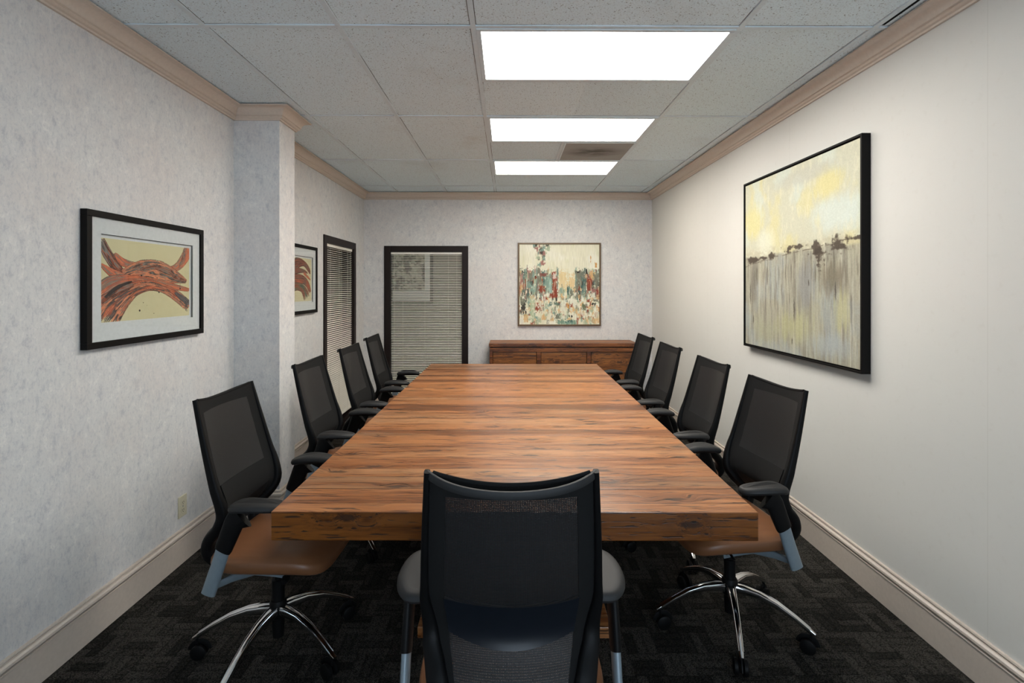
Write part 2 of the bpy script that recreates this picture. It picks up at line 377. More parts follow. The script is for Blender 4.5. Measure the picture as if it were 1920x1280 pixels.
# ------------------------------------------------------------ glazed panels: frame + glass, structure
def glazing(name, width, top, loc, rz):
    """local: X along the wall 0..width, Y into the wall, front face at y=0"""
    fw = 0.075
    m = MB()
    m.box(0, fw, -0.014, 0.13, 0, top); m.box(width - fw, width, -0.014, 0.13, 0, top)
    m.box(fw, width - fw, -0.014, 0.13, top - fw, top); m.box(fw, width - fw, -0.014, 0.13, 0, 0.09)
    o = m.build(name, M['darkframe'], bevel=0.003); o.location = loc; o.rotation_euler = (0, 0, rz); struct(o)
    MB().add([(fw, 0.1, 0.09), (width - fw, 0.1, 0.09), (width - fw, 0.1, top - fw), (fw, 0.1, top - fw)], [(0, 1, 2, 3)]).build('glass_pane', M['glass'], o)
    return o
g1 = glazing('window_1', BW[1] - BW[0], BW[2], (BW[0], YB, 0), 0)
g2 = glazing('window_2', LW[1] - LW[0], LW[2], (XL, LW[0], 0), R(90))

def blind(label, width, top, loc, rz):
    t = thing('venetian_blind', label, 'blind', loc, rz, 'venetian blinds')
    wd = width - 0.15 - 0.012; x0 = 0.075 + 0.006; zt = top - 0.077
    MB().box(x0, x0 + wd, 0.008, 0.034, zt - 0.028, zt).build('head_rail', M['blind'], t, bevel=0.002)
    m = MB(); z = zt - 0.042; p = 0.0213; hw = 0.0125; tl = R(17)
    while z > 0.14:
        vs = []; 
        for xx in (x0 + 0.002, x0 + wd - 0.002):
            for k in range(4):
                u = -1 + 2 * k / 3
                vs.append((xx, 0.022 + u * hw * math.cos(tl), z + u * hw * math.sin(tl) + 0.0022 * (1 - u * u)))
            for k in range(4):
                u = 1 - 2 * k / 3
                vs.append((xx, 0.022 + u * hw * math.cos(tl), z + u * hw * math.sin(tl) + 0.0022 * (1 - u * u) - 0.0005))
        m.add(vs, [(k, (k + 1) % 8, 8 + (k + 1) % 8, 8 + k) for k in range(8)] + [tuple(range(8)), tuple(range(15, 7, -1))])
        z -= p
    m.build('slats', M['blind'], t)
    MB().box(x0, x0 + wd, 0.010, 0.034, z - 0.004, z + 0.012).build('bottom_rail', M['blind'], t, bevel=0.003)
    for f in (0.05, 0.17, 0.48, 0.81, 0.93):
        MB().box(x0 + wd * f - 0.001, x0 + wd * f + 0.001, 0.0085, 0.0098, z, zt - 0.02).build('ladder_cord', M['blind'], t)
    return t
blind('white slatted venetian blind in the dark glazed panel of the back wall', BW[1] - BW[0], BW[2], (BW[0], YB, 0), 0)
blind('white slatted venetian blind in the glazed panel of the left wall, beside a framed print', LW[1] - LW[0], LW[2], (XL, LW[0], 0), R(90))

# adjoining hall wrapping the corner behind the glazing
HX, HY = -3.1, 7.75
struct(MB().box(HX - 0.1, HX, 3.9, HY, 0, H).build('wall_hall_left', M['hallpaint']))
struct(MB().box(HX, 1.0, HY, HY + 0.1, 0, H).build('wall_hall_back', M['hallpaint']))
struct(MB().box(1.0, 1.1, YB + T, HY + 0.1, 0, H).build('wall_hall_right', M['hallpaint']))
struct(MB().box(HX, XL - T, 3.9, 4.0, 0, H).build('wall_hall_front', M['hallpaint']))
m = MB(); m.box(HX - 0.1, 1.1, YB + T, HY + 0.1, H, H + 0.06); m.box(HX - 0.1, XL - T, 3.9, YB + T, H, H + 0.06)
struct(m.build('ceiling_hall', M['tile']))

# ------------------------------------------------------------ ceiling lights and vent
def troffer(label, x0, x1, y0, y1, mat):
    cx, cy = (x0 + x1) / 2, (y0 + y1) / 2; hx, hy = (x1 - x0) / 2, (y1 - y0) / 2
    t = thing('ceiling_light', label, 'light', (cx, cy, H), 0, 'recessed ceiling panel lights')
    f = 0.022; g = 0.012
    m = MB(); m.box(-hx + g, hx - g, -hy + g, -hy + g + f, -0.003, 0.004); m.box(-hx + g, hx - g, hy - g - f, hy - g, -0.003, 0.004)
    m.box(-hx + g, -hx + g + f, -hy + g + f, hy - g - f, -0.003, 0.004); m.box(hx - g - f, hx - g, -hy + g + f, hy - g - f, -0.003, 0.004)
    m.build('light_frame', M['tbar'], t, bevel=0.001)
    MB().box(-hx + g + f, hx - g - f, -hy + g + f, hy - g - f, -0.0005, 0.004).build('diffuser', mat, t)
    for sx in (-0.28, 0.36): MB().box(sx, sx + 0.03, -hy + g + 0.004, -hy + g + 0.010, -0.005, -0.003).build('latch', M['tbar'], t)
    return t
troffer('glowing rectangular ceiling panel light nearest the camera, largest in view', -0.16, 1.06, 2.33, 2.94, M['lamp_a'])
troffer('glowing rectangular ceiling panel light in the middle of the row of three', -0.16, 1.06, 3.55, 4.16, M['lamp_a'])
troffer('warmer glowing ceiling panel light farthest away, just beyond the dusty vent', -0.16, 1.06, 4.77, 5.38, M['lamp_b'])
t = troffer('added unseen panel light brightening the hall behind the glazed panels', -1.8, -0.6, 6.9, 7.4, emitter('hall_fill_glow', (1, 0.92, 0.8), LAMP * 0.16))  # added lamp, out of view, to lighten the hall seen between the slats
t = thing('ceiling_vent', 'square grey return air vent with a dusty dark smudge between two ceiling lights', 'vent', (0.755, 4.465, H), 0)
MB().box(-0.291, 0.291, -0.291, 0.291, -0.001, 0.004).build('vent_panel', M['vent'], t)
m = MB()
for (p0, p1, q0, q1) in ((-.293, .293, -.293, -.279), (-.293, .293, .279, .293), (-.293, -.279, -.279, .279), (.279, .293, -.279, .279)): m.box(p0, p1, q0, q1, -0.004, 0.003)
m.build('vent_frame', M['tbar'], t, bevel=0.001)

# ------------------------------------------------------------ procedural paintings
def sm(t): return t * t * (3 - 2 * t)
def vnoise(h, w, sy, sx, seed):
    rs = np.random.RandomState(seed); gy, gx_ = int(h / sy) + 3, int(w / sx) + 3
    g = rs.rand(gy, gx_); yy = np.arange(h) / sy; xx = np.arange(w) / sx
    y0 = yy.astype(int); x0 = xx.astype(int); fy = sm(yy - y0)[:, None]; fx = sm(xx - x0)[None, :]
    return (g[y0][:, x0] * (1 - fy) * (1 - fx) + g[y0][:, x0 + 1] * (1 - fy) * fx + g[y0 + 1][:, x0] * fy * (1 - fx) + g[y0 + 1][:, x0 + 1] * fy * fx)
def fbm(h, w, sy, sx, seed, o=4):
    r = 0; k = 0; am = 1
    for i in range(o): r = r + am * vnoise(h, w, max(1.01, sy / 2 ** i), max(1.01, sx / 2 ** i), seed + i * 13); k += am; am *= 0.55
    return r / k
def blend(img, mask, col):
    col = np.array(col, float); img[:] = img * (1 - mask[..., None]) + col * mask[..., None]
def smst(a_, b_, x): t = np.clip((x - a_) / (b_ - a_), 0, 1); return t * t * (3 - 2 * t)
def spline(pts, n):
    P = np.array(pts, float); m_ = len(P); out = []
    for t in np.linspace(0, m_ - 1 - 1e-6, n):
        i = int(t); f = t - i; p0, p1, p2, p3 = P[max(i - 1, 0)], P[i], P[min(i + 1, m_ - 1)], P[min(i + 2, m_ - 1)]
        out.append(0.5 * (2 * p1 + (p2 - p0) * f + (2 * p0 - 5 * p1 + 4 * p2 - p3) * f * f + (3 * p1 - p0 - 3 * p2 + p3) * f ** 3))
    return np.array(out)
def brush(img, pts, wid, cols, seed, dry=0.25, nb=70):
    """pts in 0..1 (x right, y down); wid half widths; cols palette; bristle streaks"""
    h, w_ = img.shape[:2]; rs = np.random.RandomState(seed); n = int(2.2 * max(h, w_))
    S = spline(pts, n); W = np.interp(np.linspace(0, 1, n), np.linspace(0, 1, len(wid)), wid)
    T_ = np.gradient(S, axis=0); T_ /= np.linalg.norm(T_, axis=1, keepdims=True) + 1e-9; Nn = np.stack([-T_[:, 1], T_[:, 0]], 1)
    nb = max(nb, int(2.4 * max(wid) * 2 * h))
    pal = np.array(cols, float)
    f = fbm(nb, n, nb / 4.5, n / 5, seed, 5) * 0.62 + fbm(nb, n, nb / 16, n / 2.2, seed + 7, 4) * 0.38; f = (f - f.min()) / (np.ptp(f) + 1e-9)
    f2 = fbm(nb, n, 1.6, n / 7, seed + 50, 3)
    st = rs.rand(nb) * 0.12 * dry * 4; en = 1 - rs.rand(nb) * 0.14 * dry * 4
    tt = np.linspace(0, 1, n)
    for j in range(nb):
        v = -1 + 2 * (j + 0.5) / nb
        xy = S + Nn * (v * W)[:, None]
        ok = (tt > st[j]) & (tt < en[j]) & ~((f2[j] < 0.30 * (abs(v) ** 3) + 0.22 * dry))
        xi = (xy[:, 0] * w_).astype(int); yi = (xy[:, 1] * h).astype(int)
        ok &= (xi >= 0) & (xi < w_) & (yi >= 0) & (yi < h)
        q = f[j] * (len(pal) - 1) ; i0 = np.clip(q.astype(int), 0, len(pal) - 2); fr = (q - i0)[:, None]
        col = pal[i0] * (1 - fr) + pal[i0 + 1] * fr
        col = col * (0.90 + 0.20 * f2[j])[:, None]
        if abs(v) > 0.93 or rs.rand() < 0.03: col = col * 0.62
        al = 0.92
        img[yi[ok], xi[ok]] = img[yi[ok], xi[ok]] * (1 - al) + col[ok] * al
def canvas(name, img, wd, ht, mat, parent, thick=0.0):
    """grid in local XZ plane facing -Y, centred"""
    h, w_ = img.shape[:2]; me = bpy.data.meshes.new(name)
    xs = (np.arange(w_) / (w_ - 1) - 0.5) * wd; zs = (0.5 - np.arange(h) / (h - 1)) * ht
    X, Z = np.meshgrid(xs, zs); co_ = np.stack([X, np.zeros_like(X), Z], -1).reshape(-1, 3)
    i = np.arange(h * w_).reshape(h, w_)
    f = np.stack([i[:-1, :-1], i[1:, :-1], i[1:, 1:], i[:-1, 1:]], -1).reshape(-1, 4)
    me.from_pydata(co_.tolist(), [], f.tolist()); me.update()
    c = np.clip(img / 255.0, 0, 1); lin = np.where(c <= 0.04045, c / 12.92, ((c + 0.055) / 1.055) ** 2.4)
    at_ = me.color_attributes.new('art', 'FLOAT_COLOR', 'POINT')
    at_.data.foreach_set('color', np.concatenate([lin.reshape(-1, 3), np.ones((h * w_, 1))], 1).astype(np.float32).ravel())
    me.materials.append(mat); o = bpy.data.objects.new(name, me); C.objects.link(o); o.parent = parent
    return o

def frame_mesh(wd, ht, fw, depth, back=0.0):
    m = MB(); a_, b_ = wd / 2, ht / 2
    m.box(-a_, a_, -depth, back, b_ - fw, b_); m.box(-a_, a_, -depth, back, -b_, -b_ + fw)
    m.box(-a_, -a_ + fw, -depth, back, -b_ + fw, b_ - fw); m.box(a_ - fw, a_, -depth, back, -b_ + fw, b_ - fw)
    return m

# orange brush-stroke prints
OR = [(150, 78, 54), (196, 104, 72), (218, 124, 86), (178, 92, 66), (132, 124, 114), (222, 132, 92), (228, 146, 108)]
GR = [(60, 52, 50), (104, 96, 92), (136, 130, 124), (168, 84, 52), (56, 40, 36), (124, 116, 110)]
def print_one():
    im = np.zeros((230, 300, 3)); im[:] = (212, 203, 162)
    im += (fbm(230, 300, 60, 80, 3)[..., None] - 0.5) * 10
    brush(im, [(0.0, 0.02), (0.07, 0.20), (0.16, 0.36), (0.28, 0.47)], [0.035, 0.05, 0.05, 0.02], GR + [(190, 90, 60)], 11, 0.3)
    brush(im, [(1.0, -0.04), (0.93, 0.16), (0.82, 0.30), (0.66, 0.34)], [0.055, 0.06, 0.05, 0.02], OR + [(110, 104, 98)], 12, 0.35)
    brush(im, [(0.93, 0.02), (0.92, 0.14), (0.86, 0.28)], [0.012, 0.018, 0.004], GR, 13, 0.2)
    brush(im, [(0.13, 0.17), (0.22, 0.28), (0.38, 0.30), (0.52, 0.29), (0.7, 0.27)], [0.01, 0.05, 0.03, 0.01, 0.005], OR, 14, 0.2)
    brush(im, [(0.0, 0.31), (0.12, 0.42), (0.28, 0.49), (0.45, 0.47)], [0.012, 0.05, 0.06, 0.03], OR, 15, 0.35)
    brush(im, [(0.22, 0.44), (0.42, 0.36), (0.60, 0.36), (0.78, 0.43), (0.96, 0.50)], [0.07, 0.13, 0.14, 0.10, 0.02], OR + GR, 16, 0.22)
    brush(im, [(0.38, 0.36), (0.55, 0.31), (0.72, 0.36), (0.82, 0.44)], [0.01, 0.035, 0.04, 0.01], GR + [(176, 86, 54)], 17, 0.2)
    brush(im, [(0.78, 0.42), (0.86, 0.46), (0.95, 0.50)], [0.05, 0.035, 0.012], GR, 18, 0.5)
    brush(im, [(-0.03, 0.72), (0.12, 0.56), (0.30, 0.50), (0.50, 0.52), (0.72, 0.56), (1.02, 0.63)], [0.10, 0.12, 0.07, 0.06, 0.05, 0.02], OR, 19, 0.22)
    brush(im, [(-0.02, 0.98), (0.12, 0.78), (0.30, 0.62), (0.48, 0.56), (0.66, 0.60), (0.84, 0.72), (1.0, 0.88)], [0.20, 0.15, 0.09, 0.07, 0.06, 0.07, 0.07], OR + GR[:2] + OR, 20, 0.2)
    brush(im, [(0.0, 0.78), (0.14, 0.64), (0.32, 0.55)], [0.02, 0.045, 0.02], GR, 21, 0.3)
    brush(im, [(0.04, 0.70), (0.16, 0.58), (0.3, 0.51)], [0.008, 0.02, 0.008], [(60, 50, 46), (40, 34, 32)], 22, 0.2)
    brush(im, [(0.80, 0.66), (0.90, 0.74), (1.0, 0.84)], [0.01, 0.035, 0.03], [(50, 46, 50), (110, 104, 104), (30, 28, 30)], 23, 0.3)
    for (px, py, r) in ((0.38, 0.88, 0.010), (0.60, 0.65, 0.008), (0.87, 0.60, 0.009), (0.54, 0.93, 0.004), (0.42, 0.78, 0.004), (0.40, 0.43, 0.009), (0.46, 0.82, 0.003)):
        yy, xx = np.mgrid[0:230, 0:300]; d_ = np.hypot(xx / 300 - px, (yy / 230 - py) * 0.77); blend(im, (d_ < r).astype(float), (40, 28, 26))
    yy, xx = np.mgrid[0:230, 0:300]
    blend(im, ((abs(xx / 300 - 0.87) < 0.003) & (yy / 230 > 0.52) & (yy / 230 < 0.61)).astype(float), (40, 28, 26))
    for (a0, b0, a1, b1) in ((0.945, 0.93, 0.953, 0.91), (0.953, 0.91, 0.957, 0.935), (0.965, 0.915, 0.965, 0.935), (0.965, 0.935, 0.975, 0.93)):
        for t in np.linspace(0, 1, 12): im[int((b0 + (b1 - b0) * t) * 230), int((a0 + (a1 - a0) * t) * 300)] = (70, 60, 55)
    return im
def print_two():
    im = np.zeros((230, 300, 3)); im[:] = (212, 203, 166)
    G2 = [(60, 40, 38), (110, 72, 62), (152, 84, 64), (96, 92, 84), (176, 92, 66)]
    brush(im, [(0.30, 0.20), (0.52, 0.12), (0.74, 0.13), (0.90, 0.26), (0.95, 0.36)], [0.10, 0.12, 0.06, 0.05, 0.01], G2, 31, 0.3)
    brush(im, [(0.25, 0.35), (0.5, 0.30), (0.72, 0.30), (0.86, 0.34)], [0.07, 0.07, 0.04, 0.01], G2, 32, 0.3)
    brush(im, [(0.72, 0.34), (0.84, 0.42), (0.97, 0.50)], [0.03, 0.03, 0.012], OR, 33, 0.4)
    brush(im, [(0.1, 0.62), (0.4, 0.50), (0.68, 0.50), (0.86, 0.62), (0.95, 0.80)], [0.12, 0.12, 0.10, 0.07, 0.04], G2 + OR[:3], 34, 0.25)
    brush(im, [(0.15, 0.8), (0.45, 0.66), (0.70, 0.72), (0.84, 0.94)], [0.10, 0.09, 0.09, 0.12], [(70, 80, 70), (104, 110, 92), (150, 84, 62), (60, 46, 44)], 35, 0.35)
    return im
def framed_print(label, im, loc, rz):
    t = thing('framed_print', label, 'picture', loc, rz, 'black framed prints on the left wall')
    wd, ht = 0.83, 0.60
    frame_mesh(wd, ht, 0.028, 0.030).build('picture_frame', M['blackframe'], t, bevel=0.0015)
    ow, oh = 0.655, 0.405
    m = MB(); b0 = -0.02; a_, b_ = wd / 2 - 0.027, ht / 2 - 0.027; c_, d_ = ow / 2, oh / 2
    for (p0, p1, q0, q1) in ((-a_, a_, d_, b_), (-a_, a_, -b_, -d_), (-a_, -c_, -d_, d_), (c_, a_, -d_, d_)): m.box(p0, p1, b0, b0 + 0.004, q0, q1)
    m.build('mat_board', M['mat'], t)
    MB().box(-a_, a_, -0.010, -0.006, -b_, b_).build('backing_board', M['mat'], t)
    o = canvas('print', im, ow - 0.028, oh - 0.028, M['print'], t); o.location = (-0.006, -0.0115, -0.002)
    m = MB(); m.box(-c_, c_, -0.0165, -0.0155, d_ - 0.002, d_); m.box(c_ - 0.003, c_, -0.0165, -0.0155, -d_, d_); m.build('mat_edge', M['blackframe'], t)
    MB().add([(-a_, -0.0255, -b_), (a_, -0.0255, -b_), (a_, -0.0255, b_), (-a_, -0.0255, b_)], [(0, 1, 2, 3)]).build('glass', M['glass'], t)
    return t
framed_print('black framed print of crossing orange brush strokes, left of the pillar above the outlet', print_one(), (XL, 2.592, 1.555), R(90))
framed_print('black framed print of brown strokes partly hidden behind the pillar, beside the left blind', print_two(), (XL, 4.383, 1.591), R(90))

# big canvas on the right wall
def landscape():
    h = 420; w_ = 440; im = np.zeros((h, w_, 3)); Y, X = np.mgrid[0:h, 0:w_] / np.array([h, w_]).reshape(2, 1, 1)
    im[:] = (200, 200, 178)
    n1 = fbm(h, w_, 90, 70, 1); n2 = fbm(h, w_, 70, 60, 5); n3 = fbm(h, w_, 26, 9, 9); n4 = fbm(h, w_, 120, 8, 15, 4); n5 = fbm(h, w_, 8, 14, 21)
    blend(im, smst(0.5, 0.68, n1) * 0.85, (210, 204, 156)); blend(im, smst(0.5, 0.7, n2) * 0.8, (204, 212, 200)); blend(im, smst(0.52, 0.75, n3) * 0.4, (226, 222, 196))
    for (cx, cy, rx, ry, col, al) in ((.10, .24, .13, .13, (216, 208, 146), .75), (.78, .15, .14, .09, (216, 206, 142), .75), (.24, .38, .12, .10, (222, 224, 204), .7), (.86, .30, .22, .10, (206, 216, 208), .8), (.60, .07, .3, .05, (188, 188, 174), .6)):
        d_ = np.hypot((X - cx) / rx, (Y - cy) / ry) + (n3 - .5) * .8; blend(im, smst(1.1, 0.4, d_) * al, col)
    hor = 0.432 + 0.0 * X + (vnoise(h, w_, h, 50, 4) - .5) * 0.03
    low = smst(0, 0.02, Y - hor - 0.01)
    base = np.zeros_like(im); base[:] = (160, 158, 142)
    blend(base, smst(0.4, 0.62, n4) * 0.5, (128, 124, 112)); blend(base, smst(0.5, 0.7, n1) * 0.4, (172, 171, 146)); blend(base, smst(0.52, 0.72, n2) * 0.6, (158, 166, 168))
    blend(base, smst(0.6, 0.36, n4) * 0.35, (184, 178, 156))
    n6 = fbm(h, w_, 60, 5, 33, 3); blend(base, smst(0.62, 0.75, n6) * smst(0.95, 0.5, Y) * 0.6, (92, 86, 76)); blend(base, smst(0.62, 0.74, fbm(h, w_, 90, 4, 44, 3)) * 0.45, (204, 202, 186))
    for (cx, cy, rx, ry, col, al) in ((.10, .62, .05, .16, (120, 116, 106), .7), (.62, .62, .10, .14, (136, 138, 140), .6), (.82, .60, .12, .10, (112, 104, 88), .7), (.50, .85, .2, .1, (180, 178, 132), .6), (.88, .75, .06, .12, (186, 182, 132), .6), (.80, .92, .2, .07, (170, 178, 180), .6), (.25, .9, .16, .08, (168, 168, 140), .5)):
        d_ = np.hypot((X - cx) / rx, (Y - cy) / ry) + (n6 - .5) * 1.2; blend(base, smst(1.1, 0.3, d_) * al, col)
    for (cx, cy, l) in ((.06, .68, .08), (.10, .84, .03), (.52, .76, .07), (.64, .62, .02), (.84, .66, .05), (.50, .93, .02)):
        d_ = np.hypot((X - cx + (n5 - .5) * .01) / .006, (Y - cy) / l); blend(base, smst(1.1, 0.5, d_) * 0.8, (74, 68, 60))
    im[:] = im * (1 - low[..., None]) + base * low[..., None]
    blend(im, smst(0.05, 0.0, abs(Y - hor - 0.0)) * smst(.35, .6, n5) * .4, (176, 166, 138))
    # dark horizon marks
    for (cx, cy, rx, ry) in ((.10, .475, .08, .024), (.30, .465, .045, .024), (.53, .43, .11, .014), (.70, .45, .05, .032), (.72, .505, .035, .065), (.87, .445, .09, .042), (.97, .43, .06, .012), (.45, .45, .03, .02), (.22, .47, .06, .012)):
        d_ = np.hypot((X - cx) / rx, (Y - cy) / ry) + (n5 - .5) * 2.0 + (n6 - .5) * .8; blend(im, smst(1.0, 0.45, d_) * 0.88, (66, 56, 46))
    ln = smst(0.0035, 0.001, abs(Y - (0.505 - 0.085 * X) - (vnoise(h, w_, h, 30, 8) - .5) * .02)); blend(im, ln * smst(.4, .6, n5) * .7, (80, 70, 58))
    im += (fbm(h, w_, 2.2, 2.2, 77, 2)[..., None] - 0.5) * 16
    return im * 0.95
t = thing('large_canvas_painting', 'large abstract landscape canvas, pale yellow above grey with dark horizon, on the right wall', 'painting', (XR, 3.185, 1.69), R(-90))
frame_mesh(1.285, 1.205, 0.012, 0.046).build('picture_frame', M['blackframe'], t, bevel=0.0015)
MB().box(-0.626, 0.626, -0.034, 0.0, -0.586, 0.586).build('stretcher_bars', M['blackframe'], t)
o = canvas('canvas', landscape(), 1.247, 1.167, M['art'], t); o.location = (0, -0.0385, 0)

def cityscape():
    h = w_ = 300; im = np.zeros((h, w_, 3)); Y, X = np.mgrid[0:h, 0:w_] / h
    im[:] = (216, 214, 192); n = fbm(h, w_, 60, 14, 3); blend(im, smst(.5, .75, n) * .6, (202, 202, 170)); blend(im, smst(.5, .75, fbm(h, w_, 50, 40, 8)) * .6, (226, 226, 214))
    nf = fbm(h, w_, 5, 3.2, 5, 3); ns = fbm(h, w_, 16, 2.6, 6, 3)
    def blob(cx, cy, rx, ry, col, al=.9, rough=1.1):
        d_ = np.maximum(abs(X - cx) / rx, abs(Y - cy) / ry) + (nf - .5) * rough * 1.3 + (ns - .5) * 1.1; blend(im, smst(1.0, .75, d_) * al, col)
    cream = (210, 208, 184); teal = (122, 150, 138); dteal = (66, 96, 92); grey = (112, 114, 100); rust = (134, 58, 38); tan = (206, 168, 118); blk = (44, 42, 38); sage = (160, 172, 144); och = (186, 132, 66); mauve = (150, 104, 98)
    blob(.55, .47, .06, .14, (208, 182, 128), .7); blob(.66, .50, .05, .12, (208, 176, 122), .7)
    # hanging cluster
    for k in range(46):
        rs = random.Random(k); cy = rs.random() ** 1.5 * .27; hw = .11 * (1 - cy / .32); cx = .27 + (rs.random() * 2 - 1) * hw
        blob(cx, cy, .012 + .016 * rs.random(), .012 + .02 * rs.random(), rs.choice([grey, teal, mauve, blk, mauve, cream, sage]), .85, .8)
    blob(.06, .44, .06, .14, grey); blob(.04, .42, .02, .09, blk, .7); blob(.14, .40, .03, .10, tan, .7); blob(.17, .44, .04, .10, sage)
    rs = random.Random(5)
    for k in range(900):
        cx = rs.random(); cy = .33 + .66 * rs.random()
        if .48 < cx < .70 and cy < .56: continue
        top = cy < .62
        pal = [grey, teal, sage, cream, dteal, grey, tan, mauve] if top else [cream, sage, tan, cream, grey, rust, sage, teal, tan]
        blob(cx, cy, .006 + .018 * rs.random(), .012 + (.05 if top else .026) * rs.random(), rs.choice(pal), .55 + .4 * rs.random(), .9)
    for k in range(380):
        cx = rs.choice([.0, .7]) + rs.random() * (.47 if k % 2 else .3); cx = cx if cx < .47 or cx > .7 else rs.random() * .46
        blob(cx, .36 + .30 * rs.random(), .006 + .014 * rs.random(), .015 + .06 * rs.random(), rs.choice([grey, teal, sage, dteal, grey, blk, mauve, rust, tan]), .75, .9)
    blob(.36, .50, .055, .15, teal); blob(.385, .55, .02, .12, (140, 172, 162)); blob(.30, .38, .05, .02, (120, 70, 62)); blob(.17, .55, .05, .05, teal)
    blob(.44, .52, .028, .13, rust); blob(.43, .36, .03, .02, rust); blob(.44, .39, .02, .03, (206, 186, 176)); blob(.42, .64, .05, .03, rust); blob(.28, .56, .04, .04, rust); blob(.31, .66, .03, .05, mauve)
    blob(.77, .42, .06, .09, grey); blob(.81, .50, .04, .09, dteal, .8); blob(.73, .34, .02, .015, blk); blob(.84, .34, .012, .03, blk)
    blob(.875, .50, .035, .11, rust); blob(.90, .38, .02, .06, tan); blob(.955, .26, .014, .03, och); blob(.89, .18, .006, .05, och); blob(.96, .46, .03, .10, grey); blob(.97, .60, .02, .04, (120, 44, 36)); blob(.92, .58, .03, .03, mauve)
    blob(.05, .78, .035, .09, blk); blob(.04, .70, .03, .05, grey); blob(.16, .80, .03, .12, (168, 182, 150)); blob(.25, .78, .05, .06, rust); blob(.45, .74, .07, .02, dteal, .7); blob(.55, .78, .04, .08, (206, 208, 190)); blob(.66, .72, .04, .05, (212, 214, 198))
    blob(.62, .76, .04, .02, rust); blob(.61, .77, .02, .03, och); blob(.80, .78, .03, .04, (84, 92, 64)); blob(.95, .70, .04, .02, grey); blob(.93, .74, .03, .015, blk)
    blob(.58, .895, .012, .018, blk, .9, .3); blob(.62, .89, .008, .02, blk, .9, .3); blob(.655, .895, .014, .016, blk, .9, .3); blob(.47, .90, .04, .03, grey)
    blob(.58, .97, .12, .025, (112, 148, 132)); blob(.62, .955, .05, .02, dteal, .7); blob(.40, .975, .05, .02, (222, 222, 208)); blob(.03, .95, .02, .06, (222, 218, 204)); blob(.08, .92, .03, .05, tan, .8); blob(.95, .95, .05, .04, tan, .6)
    for k in range(60):
        cx = rs.random(); cy = .62 + .3 * rs.random(); blob(cx, cy, .006 + .014 * rs.random(), .01 + .03 * rs.random(), rs.choice([(220, 220, 204), cream, (214, 216, 200)]), .8, 1.2)
    blend(im, smst(.62, .74, fbm(h, w_, 30, 2.4, 61, 3)) * .55 * smst(.3, .5, Y), (214, 212, 190))
    brush_r = (vnoise(h, w_, 18, 1.2, 4) - .5)[..., None] * 18; im += brush_r
    return np.clip(im, 0, 255)
t = thing('square_painting', 'square abstract painting of teal, rust and cream blocks above the sideboard', 'painting', (0.64, YB, 1.56), 0)
frame_mesh(1.04, 1.04, 0.02, 0.035).build('picture_frame', M['bronze'], t, bevel=0.002)
MB().box(-0.50, 0.50, -0.022, 0.0, -0.50, 0.50).build('stretcher_bars', M['bronze'], t)
o = canvas('canvas', cityscape(), 1.0, 1.0, M['art'], t); o.location = (0, -0.0265, 0)

# picture seen through the back blind
def foliage():
    h, w_ = 160, 160; im = np.zeros((h, w_, 3)); im[:] = (150, 152, 138)
    blend(im, smst(.45, .6, fbm(h, w_, 12, 12, 2)), (70, 76, 60)); blend(im, smst(.5, .65, fbm(h, w_, 6, 7, 9)), (172, 172, 160)); blend(im, smst(.55, .7, fbm(h, w_, 20, 20, 19)), (50, 54, 44)); return im
t = thing('framed_picture', 'dim framed foliage picture with a wide white mat seen through the back blind', 'picture', (-1.62, HY, 1.83), 0)
frame_mesh(0.98, 1.12, 0.05, 0.03).build('picture_frame', M['blackframe'], t)
MB().box(-0.44, 0.44, -0.015, 0, -0.51, 0.51).build('mat_board', M['mat'], t)
o = canvas('print', foliage(), 0.72, 0.76, M['print'], t); o.location = (0, -0.018, 0.03)

# ------------------------------------------------------------ sideboard
t = thing('sideboard', 'low dark pine sideboard with three panelled doors against the back wall', 'sideboard', (0.65, 6.205, 0))
W2, D2 = 0.875, 0.205
MB().box(-W2, W2, -D2, D2 - 0.005, 0.826, 0.866).build('worktop', M['side'], t, bevel=0.003)
m = MB(); b = W2 - 0.006; fr = -D2 + 0.008
m.box(-b, b, fr + 0.03, D2 - 0.01, 0.09, 0.80); m.box(-b + 0.03, b - 0.03, fr + 0.05, D2 - 0.01, 0.80, 0.826)
m.box(-b, b, fr, fr + 0.03, 0.765, 0.810); m.box(-b, b, fr, fr + 0.03, 0.09, 0.13)
for x0, x1 in ((-b, -b + 0.035), (-0.315, -0.268), (0.275, 0.322), (b - 0.035, b)): m.box(x0, x1, fr, fr + 0.03, 0.13, 0.765)
m.build('carcass', M['side'], t, bevel=0.002)
for x0, x1 in ((-b + 0.041, -0.321), (-0.262, 0.269), (0.328, b - 0.041)):
    d = MB().box(x0, x1, fr + 0.010, fr + 0.029, 0.138, 0.757).build('door', M['sidedoor'], t, bevel=0.003)
    d.location.x = 0.0
for sx in (-1, 1):
    for sy in (-1, 1): MB().box(sx * 0.83 - 0.035, sx * 0.83 + 0.035, sy * 0.15 - 0.03, sy * 0.15 + 0.03, 0, 0.09).build('leg', M['side'], t)

